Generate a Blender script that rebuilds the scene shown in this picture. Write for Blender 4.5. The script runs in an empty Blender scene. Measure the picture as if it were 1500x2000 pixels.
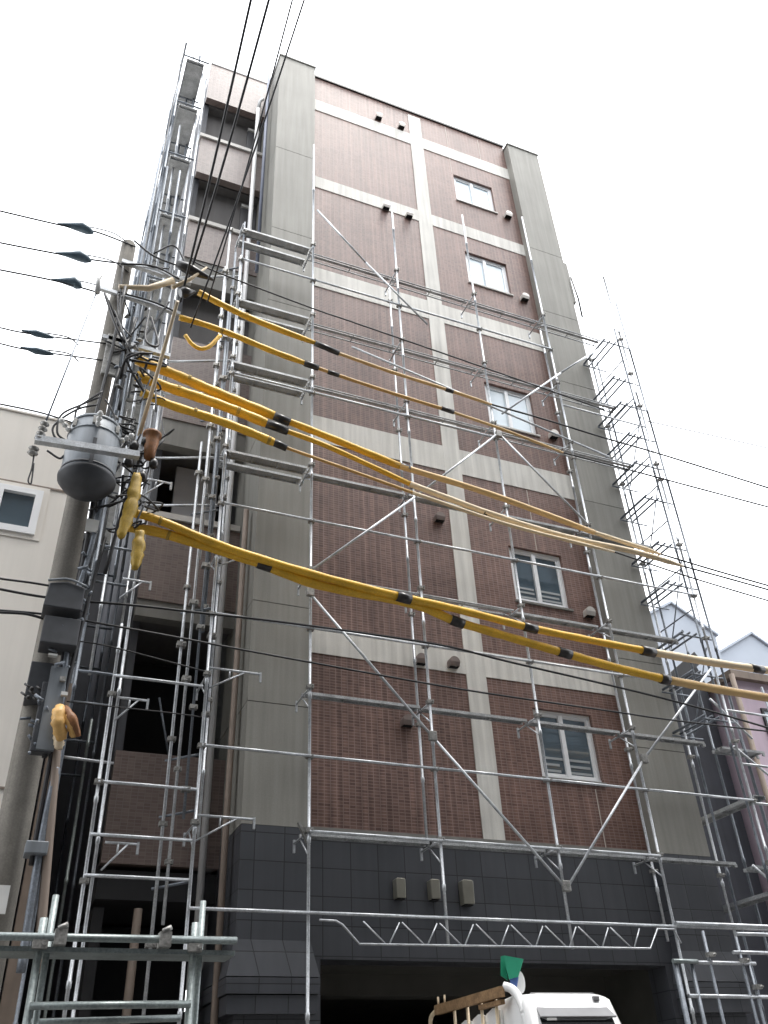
import bpy, math, random
from mathutils import Vector, Matrix
random.seed(7)
scene = bpy.context.scene
col = scene.collection
# ------------------------------------------------------------------ camera
CR = Vector((0.9232, -0.3819, -0.0421)); CU = Vector((-0.1890, -0.5468, 0.8157)); CF = Vector((0.3346, 0.7451, 0.5770))
CAM = Vector((0, 0, 1.5)); FPX = 1705.8
G = 0.3                                   # ground level
cd = bpy.data.cameras.new('camera'); cam = bpy.data.objects.new('camera', cd); col.objects.link(cam)
cd.sensor_fit = 'HORIZONTAL'; cd.sensor_width = 36.0; cd.lens = 36.0 * FPX / 1500.0
cd.clip_start = 0.05; cd.clip_end = 2000
m = Matrix.Identity(4)
for i in range(3):
    m[i][0] = CR[i]; m[i][1] = CU[i]; m[i][2] = -CF[i]; m[i][3] = CAM[i]
cam.matrix_world = m
scene.camera = cam

def P(px, py, y):
    """survey point: sight line (photo pixel) met with the vertical plane at depth y"""
    d = CR * (px - 750) + CU * (1000 - py) + CF * FPX
    return CAM + d * (y / d.y)

# ------------------------------------------------------------------ mesh builder
class MB:
    def __init__(self): self.v = []; self.f = []; self.s = []
    def add(self, vs, fs, smooth=False):
        b = len(self.v); self.v += [Vector(v) for v in vs]
        for f in fs: self.f.append([b + i for i in f]); self.s.append(smooth)
        return self
    def box(self, x0, x1, y0, y1, z0, z1):
        vs = [(x0,y0,z0),(x1,y0,z0),(x1,y1,z0),(x0,y1,z0),(x0,y0,z1),(x1,y0,z1),(x1,y1,z1),(x0,y1,z1)]
        return self.add(vs, [(0,3,2,1),(4,5,6,7),(0,1,5,4),(1,2,6,5),(2,3,7,6),(3,0,4,7)])
    def bar(self, p0, p1, w, h, up=(0,0,1)):
        p0 = Vector(p0); p1 = Vector(p1); d = (p1-p0).normalized(); up = Vector(up)
        if abs(d.dot(up)) > .98: up = Vector((0,1,0))
        a = d.cross(up).normalized(); b = a.cross(d).normalized()
        vs = []
        for p in (p0, p1):
            for i, j in ((-1,-1),(1,-1),(1,1),(-1,1)): vs.append(p + a*(w/2*i) + b*(h/2*j))
        return self.add(vs, [(0,1,2,3),(7,6,5,4),(0,4,5,1),(1,5,6,2),(2,6,7,3),(3,7,4,0)])
    def path(self, pts, r, n=8, caps=True):
        pts = [Vector(p) for p in pts]; k = len(pts)
        rs = r if isinstance(r, (list, tuple)) else [r]*k
        b = len(self.v); ref = None
        for i, p in enumerate(pts):
            d = (pts[min(i+1,k-1)] - pts[max(i-1,0)]).normalized()
            if ref is None: ref = Vector((0,0,1)) if abs(d.z) < .9 else Vector((0,1,0))
            a = d.cross(ref).normalized(); c = d.cross(a).normalized(); ref = -c if False else ref
            if abs(d.dot(ref)) > .97: a = d.cross(Vector((0,1,0))).normalized(); c = d.cross(a).normalized()
            for j in range(n):
                t = 2*math.pi*j/n; self.v.append(p + (a*math.cos(t) + c*math.sin(t))*rs[i])
        for i in range(k-1):
            for j in range(n):
                self.f.append([b+i*n+j, b+i*n+(j+1)%n, b+(i+1)*n+(j+1)%n, b+(i+1)*n+j]); self.s.append(True)
        if caps:
            self.f.append([b+j for j in range(n)][::-1]); self.s.append(False)
            self.f.append([b+(k-1)*n+j for j in range(n)]); self.s.append(False)
        return self
    def tube(self, p0, p1, r, n=8): return self.path([p0, p1], r, n)
    def lathe(self, c, prof, n=24):
        c = Vector(c); b = len(self.v); k = len(prof)
        for r, z in prof:
            for j in range(n):
                t = 2*math.pi*j/n; self.v.append(c + Vector((math.cos(t)*r, math.sin(t)*r, z)))
        for i in range(k-1):
            for j in range(n):
                self.f.append([b+i*n+j, b+i*n+(j+1)%n, b+(i+1)*n+(j+1)%n, b+(i+1)*n+j]); self.s.append(True)
        self.f.append([b+j for j in range(n)][::-1]); self.s.append(False)
        self.f.append([b+(k-1)*n+j for j in range(n)]); self.s.append(False)
        return self
    def prism(self, poly, ext):
        ext = Vector(ext); n = len(poly); vs = [Vector(p) for p in poly] + [Vector(p)+ext for p in poly]
        fs = [list(range(n)), list(range(2*n-1, n-1, -1))] + [[i, n+i, n+(i+1)%n, (i+1)%n] for i in range(n)]
        return self.add(vs, fs)
    def ball(self, c, rx, ry=None, rz=None, n=10, k=6):
        ry = ry or rx; rz = rz or rx
        b = len(self.v); c = Vector(c)
        for i in range(k+1):
            a = math.pi*i/k
            for j in range(n):
                t = 2*math.pi*j/n
                self.v.append(c + Vector((rx*math.sin(a)*math.cos(t), ry*math.sin(a)*math.sin(t), -rz*math.cos(a))))
        for i in range(k):
            for j in range(n):
                self.f.append([b+i*n+j, b+i*n+(j+1)%n, b+(i+1)*n+(j+1)%n, b+(i+1)*n+j]); self.s.append(True)
        return self
    def build(self, name, mat, parent=None, bevel=0):
        org = Vector((0,0,0))
        if self.v:
            lo = [min(v[i] for v in self.v) for i in range(3)]; hi = [max(v[i] for v in self.v) for i in range(3)]
            org = Vector(((lo[0]+hi[0])/2, (lo[1]+hi[1])/2, lo[2]))
        me = bpy.data.meshes.new(name)
        me.from_pydata([v-org for v in self.v], [], self.f); me.update()
        for p, s in zip(me.polygons, self.s): p.use_smooth = s
        me.materials.append(mat)
        o = bpy.data.objects.new(name, me); col.objects.link(o); o.location = org
        if parent is not None:
            o.parent = parent; pw = parent.location.copy(); q = parent.parent
            while q is not None: pw += q.location; q = q.parent
            o.location = org - pw
        if bevel:
            b = o.modifiers.new('bevel', 'BEVEL'); b.width = bevel; b.segments = 2; b.limit_method = 'ANGLE'
        return o

def tag(o, label=None, cat=None, group=None, kind=None):
    if label: o['label'] = label
    if cat: o['category'] = cat
    if group: o['group'] = group
    if kind: o['kind'] = kind
    return o
def thing(name, loc, label, cat, group=None):
    o = bpy.data.objects.new(name, None); col.objects.link(o); o.location = Vector(loc); o.empty_display_size = .2
    return tag(o, label, cat, group)
def smooth(pts, n=6):
    pts = [Vector(p) for p in pts]; out = []
    q = [pts[0]*2 - pts[1]] + pts + [pts[-1]*2 - pts[-2]]
    for i in range(1, len(q)-2):
        for k in range(n):
            t = k/n; a, b, c, d = q[i-1:i+3]
            out.append(.5*((2*b) + (c-a)*t + (2*a-5*b+4*c-d)*t*t + (3*b-a-3*c+d)*t**3))
    out.append(pts[-1]); return out

# ------------------------------------------------------------------ materials
def mat(name, c, rough=.6, metal=0., var=.15, scale=3., bump=0., streak=0., spec=.5, fine=0.):
    M = bpy.data.materials.new(name); M.use_nodes = True; N = M.node_tree.nodes; L = M.node_tree.links
    bs = N['Principled BSDF']; bs.inputs['Roughness'].default_value = rough; bs.inputs['Metallic'].default_value = metal
    bs.inputs['Specular IOR Level'].default_value = spec
    geo = N.new('ShaderNodeNewGeometry')
    no = N.new('ShaderNodeTexNoise'); no.inputs['Scale'].default_value = scale; no.inputs['Detail'].default_value = 6
    L.new(geo.outputs['Position'], no.inputs['Vector'])
    hv = N.new('ShaderNodeHueSaturation'); hv.inputs['Color'].default_value = (*c, 1)
    mr = N.new('ShaderNodeMapRange'); mr.inputs['From Min'].default_value = .25; mr.inputs['From Max'].default_value = .75
    mr.inputs['To Min'].default_value = 1-var; mr.inputs['To Max'].default_value = 1+var
    L.new(no.outputs['Fac'], mr.inputs['Value']); val = mr.outputs['Result']
    def mul(a, b):
        x = N.new('ShaderNodeMath'); x.operation = 'MULTIPLY'; L.new(a, x.inputs[0]); L.new(b, x.inputs[1]); return x.outputs[0]
    if streak:
        mp = N.new('ShaderNodeMapping'); mp.inputs['Scale'].default_value = (7, 7, .35)
        L.new(geo.outputs['Position'], mp.inputs['Vector'])
        n2 = N.new('ShaderNodeTexNoise'); n2.inputs['Scale'].default_value = 1.6; n2.inputs['Detail'].default_value = 5
        L.new(mp.outputs['Vector'], n2.inputs['Vector'])
        m2 = N.new('ShaderNodeMapRange'); m2.inputs['From Min'].default_value = .3; m2.inputs['From Max'].default_value = .7
        m2.inputs['To Min'].default_value = 1-streak; m2.inputs['To Max'].default_value = 1+streak*.6
        L.new(n2.outputs['Fac'], m2.inputs['Value']); val = mul(val, m2.outputs['Result'])
    if fine:
        n3 = N.new('ShaderNodeTexNoise'); n3.inputs['Scale'].default_value = 60; n3.inputs['Detail'].default_value = 3
        L.new(geo.outputs['Position'], n3.inputs['Vector'])
        m3 = N.new('ShaderNodeMapRange'); m3.inputs['From Min'].default_value = .3; m3.inputs['From Max'].default_value = .7
        m3.inputs['To Min'].default_value = 1-fine; m3.inputs['To Max'].default_value = 1+fine
        L.new(n3.outputs['Fac'], m3.inputs['Value']); val = mul(val, m3.outputs['Result'])
    L.new(val, hv.inputs['Value']); L.new(hv.outputs['Color'], bs.inputs['Base Color'])
    if bump:
        bp = N.new('ShaderNodeBump'); bp.inputs['Strength'].default_value = bump; bp.inputs['Distance'].default_value = .01
        L.new(no.outputs['Fac'], bp.inputs['Height']); L.new(bp.outputs['Normal'], bs.inputs['Normal'])
    return M

def tilemat(name, c1, c2, mortar, w, h, ms, rough=.45, offset=0., var=.12, streak=.1, bump=.4, spec=.5):
    M = mat(name, c1, rough, 0, var, 1.3, 0, streak, spec); N = M.node_tree.nodes; L = M.node_tree.links
    hv = [n for n in N if n.type == 'HUE_SAT'][0]; geo = [n for n in N if n.type == 'NEW_GEOMETRY'][0]; bs = N['Principled BSDF']
    sp = N.new('ShaderNodeSeparateXYZ'); L.new(geo.outputs['Position'], sp.inputs[0])
    ad = N.new('ShaderNodeMath'); ad.operation = 'ADD'; L.new(sp.outputs[0], ad.inputs[0]); L.new(sp.outputs[1], ad.inputs[1])
    cb = N.new('ShaderNodeCombineXYZ'); L.new(ad.outputs[0], cb.inputs[0]); L.new(sp.outputs[2], cb.inputs[1])
    bt = N.new('ShaderNodeTexBrick'); L.new(cb.outputs[0], bt.inputs['Vector'])
    bt.offset = offset; bt.squash = 1; bt.inputs['Scale'].default_value = 1
    bt.inputs['Brick Width'].default_value = w; bt.inputs['Row Height'].default_value = h
    bt.inputs['Mortar Size'].default_value = ms; bt.inputs['Mortar Smooth'].default_value = .2; bt.inputs['Bias'].default_value = 0
    bt.inputs['Color1'].default_value = (*c1, 1); bt.inputs['Color2'].default_value = (*c2, 1); bt.inputs['Mortar'].default_value = (*mortar, 1)
    L.new(bt.outputs['Color'], hv.inputs['Color'])
    if bump:
        bp = N.new('ShaderNodeBump'); bp.invert = True; bp.inputs['Strength'].default_value = bump; bp.inputs['Distance'].default_value = .006
        L.new(bt.outputs['Fac'], bp.inputs['Height']); L.new(bp.outputs['Normal'], bs.inputs['Normal'])
    return M

M_BRICK = tilemat('brown_tile', (.19,.107,.086), (.125,.068,.054), (.26,.18,.155), .083, .041, .005, .45, 0., .16, .24, .3, .38)
M_BRICKS = tilemat('brown_ribbed_tile', (.188,.112,.092), (.118,.068,.056), (.27,.185,.16), .083, .041, .005, .45, 0., .16, .24, .3, .38)
def ribs(M):
    N = M.node_tree.nodes; L = M.node_tree.links
    hv = [n for n in N if n.type == 'HUE_SAT'][0]; geo = [n for n in N if n.type == 'NEW_GEOMETRY'][0]
    wv = N.new('ShaderNodeTexWave'); wv.wave_type = 'BANDS'; wv.bands_direction = 'X'; wv.inputs['Scale'].default_value = 2.4; wv.inputs['Distortion'].default_value = 0
    wv.inputs['Detail'].default_value = 0
    L.new(geo.outputs['Position'], wv.inputs['Vector'])
    mr = N.new('ShaderNodeMapRange'); mr.inputs['To Min'].default_value = .88; mr.inputs['To Max'].default_value = 1.08
    L.new(wv.outputs['Fac'], mr.inputs['Value'])
    old = hv.inputs['Value'].links[0].from_socket
    x = N.new('ShaderNodeMath'); x.operation = 'MULTIPLY'; L.new(old, x.inputs[0]); L.new(mr.outputs['Result'], x.inputs[1]); L.new(x.outputs[0], hv.inputs['Value'])
ribs(M_BRICKS)
M_BRICKB = tilemat('balcony_brown_tile', (.185,.138,.122), (.135,.098,.086), (.20,.16,.145), .083, .041, .0045, .40, 0., .10, .10, .3, .5)
M_PIER = mat('grey_sprayed_paint', (.265,.258,.232), .6, 0, .10, 1.1, .1, .16, .3, .06)
M_BAND = mat('cream_band_paint', (.66,.645,.60), .7, 0, .08, 2, 0, .2, .3, .04)
M_DTILE = tilemat('charcoal_tile', (.070,.073,.082), (.057,.060,.068), (.018,.018,.02), .352, .31, .006, .38, 0., .12, .10, .3)
M_COPE = mat('dark_coping', (.02,.02,.022), .5)
M_SLAB = mat('grey_slab', (.2,.195,.18), .8, 0, .12, 3, .2, .12)
M_SILL = mat('pale_sill', (.5,.48,.45), .6, 0, .06)
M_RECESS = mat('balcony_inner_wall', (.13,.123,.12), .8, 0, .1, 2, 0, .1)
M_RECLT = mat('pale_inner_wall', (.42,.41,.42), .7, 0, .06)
M_DOOR = mat('dark_door', (.04,.04,.045), .45)
M_DARK = mat('dark_joint_and_shade', (.025,.025,.027), .9)  # pier joint cores; on inner and wing walls, shade painted as near black
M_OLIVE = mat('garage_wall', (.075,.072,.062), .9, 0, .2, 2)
M_FRAME = mat('white_aluminium', (.80,.81,.82), .4, .05, .05)
M_FROST = mat('frosted_glass', (.62,.72,.78), .16, 0, .05, .8, 0, 0, .8)
M_CLEAR = mat('clear_glass', (.07,.10,.125), .05, 0, .2, 1.4, 0, 0, 1.)
M_BLIND = mat('blind_slats', (.34,.36,.37), .6)
M_STEEL = mat('galvanised_steel', (.50,.52,.54), .40, .5, .25, 9, .05, 0, .5, .18)
M_STEELG = mat('painted_green_grey_steel', (.25,.285,.28), .42, .4, .25, 9, .05, 0, .5, .2)
M_STEELD = mat('dark_and_backlit_steel', (.175,.195,.222), .5, .4, .3, 6, .1, 0, .5, .2)  # darker copy of the steel; backlit shade is put into the colour
M_PLANK = mat('steel_plank', (.42,.43,.435), .5, .35, .3, 7, 0, 0, .4, .25)
M_CLAMP = mat('clamp_steel', (.30,.295,.28), .5, .5, .35, 20, 0, 0, .5, .25)
M_CONC = mat('pole_concrete', (.22,.205,.18), .85, 0, .16, 5, .25, .28, .3, .12)
M_TANK = mat('transformer_paint', (.20,.22,.24), .45, .1, .15, 4, 0, .25)
M_TANKD = mat('transformer_base', (.06,.063,.07), .6, .1, .25, 6)
M_YEL = mat('yellow_sleeve', (.76,.44,.035), .42, 0, .2, 4, 0, 0, .5, .12)
M_MUST = mat('mustard_cover', (.40,.26,.035), .5, 0, .3, 9, .2, 0, .5, .15)
M_ORAP = mat('faded_orange_sleeve', (.66,.44,.19), .45, 0, .12, 3)
M_ORA = mat('orange_sleeve', (.60,.36,.12), .45, 0, .15, 3, 0, 0, .5, .08)
M_PALE = mat('faded_sleeve', (.74,.60,.40), .5, 0, .1, 3)
M_BLK = mat('black_cable', (.012,.012,.014), .5)
M_TAPE = mat('black_tape', (.025,.022,.02), .3, 0, .3, 20)
M_INS = mat('insulator_grey_blue', (.10,.15,.19), .45, 0, .2, 10)
M_PORC = mat('porcelain', (.62,.62,.6), .25)
M_BROWN = mat('brown_cover', (.24,.105,.04), .5, 0, .4, 12, .3, 0, .4, .15)
M_TAN = mat('tan_rod', (.62,.50,.34), .5, 0, .1, 5)
M_PIPEW = mat('pale_pipe', (.6,.6,.6), .5)
M_PIPEB = mat('slate_blue_pipe', (.16,.18,.24), .5)
M_CREAM = mat('cream_siding', (.74,.705,.65), .75, 0, .04, 1.2, .05, .03, .3)
M_PINK = mat('pink_render', (.57,.46,.54), .75, 0, .06, 1.2, 0, .08, .3)
M_GABLE = mat('pale_blue_siding', (.36,.40,.46), .7, 0, .05, 1)
M_DKB = mat('dark_siding', (.045,.048,.06), .7, 0, .2, 1.5, 0, .15)
M_WHITE = mat('white_truck_paint', (.80,.80,.79), .3, 0, .04, 3, 0, .04)
M_VISOR = mat('smoked_visor', (.20,.20,.205), .3)
M_WIND = mat('windscreen', (.02,.022,.025), .05, 0, .1, 1, 0, 0, 1.)
M_WOOD = mat('weathered_wood', (.27,.17,.09), .8, 0, .35, 12, .3, 0, .3, .2)
M_GREEN = mat('green_plastic', (.02,.26,.15), .45, 0, .15, 6)
M_BLUE = mat('blue_plastic', (.06,.12,.33), .5)
M_RUB = mat('tyre_rubber', (.02,.02,.02), .8)
M_ASPH = mat('asphalt', (.05,.05,.052), .9, 0, .25, 8, .3, 0, .3, .2)
M_PAVE = mat('pavement', (.15,.145,.14), .85, 0, .12, 4, .2, 0, .3, .1)
M_LAMP = mat('bronze_lamp', (.26,.25,.21), .35, .5, .1, 5)
M_HOOD = mat('vent_hood', (.55,.52,.48), .4, .3, .12, 8)
M_HOODD = mat('brown_vent_hood', (.20,.16,.145), .5, .2, .15, 8)
M_VOID = mat('vent_mouth', (.008,.008,.008), .9)
M_TRIM = mat('brown_trim', (.24,.19,.155), .7, 0, .15, 4, 0, .15)
M_REAR = mat('gap_shade', (.025,.025,.028), .85, 0, .2, 2, 0, .2)  # shade of the narrow gap painted in as near black
M_FLANK = mat('shaded_flank_siding', (.05,.052,.06), .7, 0, .25, 3, 0, .25)  # dark siding, its colour deepened for the shade in the side gap
M_OPP = mat('added_opposite_wall', (.09,.086,.082), .8, 0, .1, 2)
M_STAIN = mat('joint_sealant', (.50,.45,.40), .7)

# ------------------------------------------------------------------ ground
tag(MB().box(-150,150,-150,150,G-.5,G-.15).build('ground', M_ASPH), kind='structure')
tag(MB().box(-60,60,-2.2,5.2,G-.146,G-.1).build('road', M_ASPH), kind='structure')
tag(MB().box(-60,60,5.2,40,G-.146,G).build('pavement', M_PAVE), kind='structure')
tag(MB().box(-60,60,-3.4,-2.2,G-.146,G).build('pavement', M_PAVE), kind='structure')

# ------------------------------------------------------------------ main building
B = thing('apartment_building', (5.5, 11, G), 'tall brown tiled apartment block with grey piers and cream bands behind the scaffolding', 'building')
WY = 10.2; WX0, WX1 = 3.33, 8.36; TOP = 21.49
wins = [(19.52,18.55),(16.75,15.75),(12.92,11.88),(9.24,8.21),(6.42,5.40)]
WINX = (6.78, 7.79)
bz = 4.47
w = MB(); w.box(5.9, WINX[0], WY, WY+.3, bz, TOP); w.box(WINX[1], WX1, WY, WY+.3, bz, TOP)
zs = [TOP] + [z for p in wins for z in p] + [bz]
for i in range(0, len(zs), 2): w.box(WINX[0], WINX[1], WY, WY+.3, zs[i+1], zs[i])
MB().box(WX0, 5.9, WY, WY+.3, bz, TOP).build('tiled_wall', M_BRICKS, B)
w.build('tiled_wall', M_BRICK, B)
MB().box(WX0, WX1, WY+.3, 24, bz, TOP-.4).build('roof', M_SLAB, B)
MB().box(WX0, WX1, WY-.035, WY+.33, TOP, TOP+.07).build('roof_coping', M_COPE, B)
for z1, z0 in ((20.55,20.13),(17.64,17.27),(14.76,14.24),(11.06,10.52),(7.2,6.8)):
    MB().box(WX0, 5.74, WY-.012, WY, z0, z1).box(6.06, WX1, WY-.012, WY, z0, z1).build('cream_band', M_BAND, B)
MB().box(5.74, 6.06, WY-.015, WY, bz, TOP-.12).build('cream_band', M_BAND, B)
for x, z0, z1 in ((6.74,19.55,20.13),(6.74,20.55,21.45),(7.62,20.56,21.4),(7.62,4.5,5.3),(7.32,9.25,10.5)): MB().box(x, x+.012, WY-.004, WY, z0, z1).build('wall_joint', M_STAIN, B)
# windows
for i, (z1, z0) in enumerate(wins):
    x0, x1 = WINX; y = WY+.055
    f = MB(); t = .05
    f.box(x0, x1, y, y+.07, z1-t, z1).box(x0, x1, y-.015, y+.07, z0, z0+t).box(x0, x0+t, y, y+.07, z0+t, z1-t).box(x1-t, x1, y, y+.07, z0+t, z1-t)
    fo = f.build('window', M_FRAME, B)
    xm = (x0+x1)/2 - .02
    MB().box(xm-.035, xm+.035, y-.012, y+.05, z0+t, z1-t).build('mullion', M_FRAME, fo)
    s = MB(); s.box(x0+t, x0+t+.035, y+.01, y+.05, z0+t, z1-t).box(x1-t-.035, x1-t, y+.01, y+.05, z0+t, z1-t)
    s.box(x0+t+.035, xm-.035, y+.01, y+.05, z1-t-.035, z1-t).box(xm+.035, x1-t-.035, y+.01, y+.05, z1-t-.035, z1-t)
    s.box(x0+t+.035, xm-.035, y+.01, y+.05, z0+t, z0+t+.045).box(xm+.035, x1-t-.035, y+.01, y+.05, z0+t, z0+t+.045)
    s.build('sash', M_FRAME, fo)
    MB().box(x0+t+.03, x1-t-.03, y+.03, y+.034, z0+t, z1-t).build('pane', M_FROST if i < 2 else M_GLASS if False else (M_FROST if i < 3 else M_CLEAR), fo)
    MB().box(x0-.02, x1+.03, WY-.03, WY+.12, z0-.035, z0).build('sill', M_SILL if i < 3 else M_SLAB, fo)
    if i > 2:
        for k in range(3):
            for a, b in ((x0+t+.04, xm-.04), (xm+.04, x1-t-.04)):
                zz = z0+t+.07+k*.085+random.uniform(-.01,.01); MB().box(a, b-random.uniform(0,.08), y+.022, y+.028, zz, zz+.035).build('blind_slat', M_BLIND, fo)
# vent hoods
def hood(px, py, r=.085, dark=False):
    p = P(px, py, WY); x, z = p.x, p.z
    h = MB(); n = 10; prof = []
    for k in range(n+1):
        a = math.pi*k/n; prof.append((math.cos(a), math.sin(a)))
    vs = [(x+c*r, WY-.12-.05*s*0, z+s*r) for c, s in prof] + [(x+c*r, WY, z+s*r) for c, s in prof]
    vs += [(x-r*.9, WY-.10, z-r*.8), (x-r, WY, z-r*.9), (x+r*.9, WY-.10, z-r*.8), (x+r, WY, z-r*.9)]
    fs = [[i, i+1, n+2+i, n+1+i] for i in range(n)] + [list(range(n+1))]
    fs += [[0, n+1, 2*n+5, 2*n+4], [n, 2*n+2, 2*n+3, 2*n+1+1][:0] or [n, 2*n+1, 2*n+3, 2*n+2]]
    fs += [[0, n, 2*n+2, 2*n+4]]
    h.add(vs, fs, False)
    o = h.build('vent_hood', M_HOODD if dark else M_HOOD, B)
    MB().box(x-r*.8, x+r*.8, WY-.09, WY-.02, z-r*.86, z-r*.82).build('vent_mouth', M_VOID, o)
    return o
for q in ((738,232),(782,250),(752,408),(797,424)): hood(*q, r=.075)
for q in ((990,424),(1022,585),(1078,853),(1147,1200)): hood(*q, r=.085)
for q in ((855,1015),(792,1412),(882,1298),(818,1292)): hood(*q, r=.08, dark=True)
# piers
def pier(x0, x1, y0, y1, ztop, joints):
    s = MB(); edges = [4.42] + joints + [ztop]
    for a, b in zip(edges[:-1], edges[1:]): s.box(x0, x1, y0, y1, a+.006, b-.006)
    o = s.build('pier', M_PIER, B)
    MB().box(x0+.01, x1-.01, y0+.01, y1-.01, 4.42, ztop-.02).build('joint_core', M_DARK, o)
    MB().box(x0-.02, x1+.02, y0-.02, y1+.02, ztop, ztop+.05).build('coping', M_SLAB, o)
    return o
pj = [5.92, 7.35, 10.4, 13.3, 15.3, 17.9]
pier(2.505, 3.33, 10, 11.4, 21.5, pj)
pier(8.36, 9.22, 10, 11.4, 21.33, pj[:5] + [17.35])
for x0, x1 in ((2.505,3.33),(8.36,9.22)):
    s = MB().box(x0, x1, 10, 11.4, 3.22, 4.42); s.box(x0+.03, x1-.03, 10.03, 11.4, G, 2.52)
    o = s.build('tiled_pier_base', M_DTILE, B)
    c = MB(); a, b = x0-.01, x1+.01
    for z0, z1, e0, e1 in ((2.86,3.22,.085,.0),(2.70,2.85,.085,.085),(2.52,2.69,.06,.06)):
        lo = [(a-e0,10-e0,z0),(b+e0,10-e0,z0),(b+e0,11.4,z0),(a-e0,11.4,z0)]; hi = [(a-e1,10-e1,z1),(b+e1,10-e1,z1),(b+e1,11.4,z1),(a-e1,11.4,z1)]
        c.add(lo+hi, [(0,3,2,1),(4,5,6,7),(0,1,5,4),(1,2,6,5),(2,3,7,6),(3,0,4,7)])
    c.build('pier_moulding', M_DTILE, o)
# ground-floor fascia, garage
EX0, EX1, EZ = 3.52, 8.2, 3.07
MB().box(WX0, WX1, WY-.02, WY+.35, EZ, bz).box(WX0, EX0, WY-.02, WY+.35, G, EZ).box(EX1, WX1, WY-.02, WY+.35, G, EZ).build('charcoal_fascia', M_DTILE, B)
MB().box(WX0-.0, WX1, WY-.05, WY-.02, bz-.03, bz+.02).build('fascia_drip', M_SLAB, B)
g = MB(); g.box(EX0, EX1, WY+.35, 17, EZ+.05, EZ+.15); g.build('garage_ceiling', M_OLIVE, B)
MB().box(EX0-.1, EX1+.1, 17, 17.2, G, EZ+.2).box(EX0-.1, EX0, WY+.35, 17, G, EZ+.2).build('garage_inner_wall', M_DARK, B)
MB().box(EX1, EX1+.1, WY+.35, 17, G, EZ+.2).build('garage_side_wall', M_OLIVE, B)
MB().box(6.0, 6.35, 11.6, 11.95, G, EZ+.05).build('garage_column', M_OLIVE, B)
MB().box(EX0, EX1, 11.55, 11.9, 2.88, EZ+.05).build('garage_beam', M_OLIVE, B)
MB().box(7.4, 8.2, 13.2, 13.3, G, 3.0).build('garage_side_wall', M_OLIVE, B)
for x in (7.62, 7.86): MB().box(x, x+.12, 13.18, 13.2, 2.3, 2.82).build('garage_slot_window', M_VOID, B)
# wall lamps
for px, py in ((778,1738),(845,1740),(909,1746)):
    p = P(px, py, WY-.05); s = 1.0 if px < 900 else 1.25
    l = MB(); hw = .062*s; hh = .105*s
    l.prism([(p.x-hw, WY-.14, p.z+hh), (p.x-hw*.72, WY-.14, p.z+hh*1.12), (p.x+hw*.72, WY-.14, p.z+hh*1.12), (p.x+hw, WY-.14, p.z+hh), (p.x+hw*.94, WY-.14, p.z-hh), (p.x-hw*.94, WY-.14, p.z-hh)], (0,.12,0))
    o = l.build('wall_lamp', M_LAMP, B, .008)
    MB().box(p.x-hw*.75, p.x+hw*.75, WY-.125, WY-.03, p.z-hh-.012, p.z-hh-.001).build('lamp_opening', M_VOID, o)
# stair / balcony wing
BX0, BX1, BY = 1.12, 2.505, 11.0
def para(z1, z0, sill=True):
    o = MB().box(BX0, BX1, BY, BY+.15, z0, z1).build('balcony_parapet', M_BRICKB, B)
    if sill: MB().box(BX0-.03, BX1-.01, BY-.04, BY+.19, z1, z1+.10).build('parapet_cap', M_SILL, o)
para(21.95, 20.52, False); para(18.95, 17.71); para(16.10, 15.02); para(12.86, 11.02, False); para(9.06, 7.68); para(5.50, 4.16, False)
MB().box(BX0, BX1, BY-.01, BY+.2, 21.95, 22.0).build('roof_coping', M_COPE, B)
for z0, z1 in ((14.36,15.02),(10.5,11.02),(7.42,7.68)): MB().box(BX0, BX1, BY+.02, BY+.2, z0, z1).build('balcony_slab', M_SLAB, B)
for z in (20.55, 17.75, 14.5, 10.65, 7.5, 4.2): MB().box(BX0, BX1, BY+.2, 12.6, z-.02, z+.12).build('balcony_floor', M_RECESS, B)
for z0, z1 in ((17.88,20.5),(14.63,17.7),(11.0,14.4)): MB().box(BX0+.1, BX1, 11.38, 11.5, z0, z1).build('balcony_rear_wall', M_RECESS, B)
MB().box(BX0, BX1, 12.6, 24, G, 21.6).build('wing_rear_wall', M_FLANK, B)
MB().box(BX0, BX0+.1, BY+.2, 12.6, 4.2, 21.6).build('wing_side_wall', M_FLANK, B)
for z1, z0 in ((20.3,18.7),(17.45,16.0)):
    MB().box(2.16, 2.48, 11.33, 11.375, z0, z1).build('door', M_DOOR, B)
    MB().box(2.16, 2.42, 11.3, 11.37, z1+.02, z1+.09).build('balcony_light', M_PORC, B)
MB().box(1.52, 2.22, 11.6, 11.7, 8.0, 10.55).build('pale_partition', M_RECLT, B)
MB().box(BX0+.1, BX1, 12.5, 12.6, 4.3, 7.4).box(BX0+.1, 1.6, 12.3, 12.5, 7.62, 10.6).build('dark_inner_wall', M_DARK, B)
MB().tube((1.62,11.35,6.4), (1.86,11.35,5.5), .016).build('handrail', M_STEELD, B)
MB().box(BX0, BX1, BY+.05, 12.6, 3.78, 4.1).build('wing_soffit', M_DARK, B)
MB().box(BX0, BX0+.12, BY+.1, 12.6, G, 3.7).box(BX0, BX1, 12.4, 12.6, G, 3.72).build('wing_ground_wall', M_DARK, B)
MB().tube((1.62,11.1,G), (1.62,11.1,3.7), .05).build('wing_post', M_TRIM, B)
# pipes on the pier's side
MB().path([(2.40,10.55,21.9),(2.40,10.55,14.6)], .035).build('drainpipe', M_PIPEB, B)
MB().path([(2.28,10.9,20.6),(2.30,10.88,20.9),(2.36,10.86,21.0)], .04).build('drainpipe', M_PIPEW, B)
MB().path([(2.28,10.9,G),(2.28,10.9,20.6)], .045).build('drainpipe', M_PIPEW, B)
MB().path([(2.40,10.30,G),(2.40,10.30,4.6),(2.42,10.3,9)], .04).build('drainpipe', M_TRIM, B)
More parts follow.
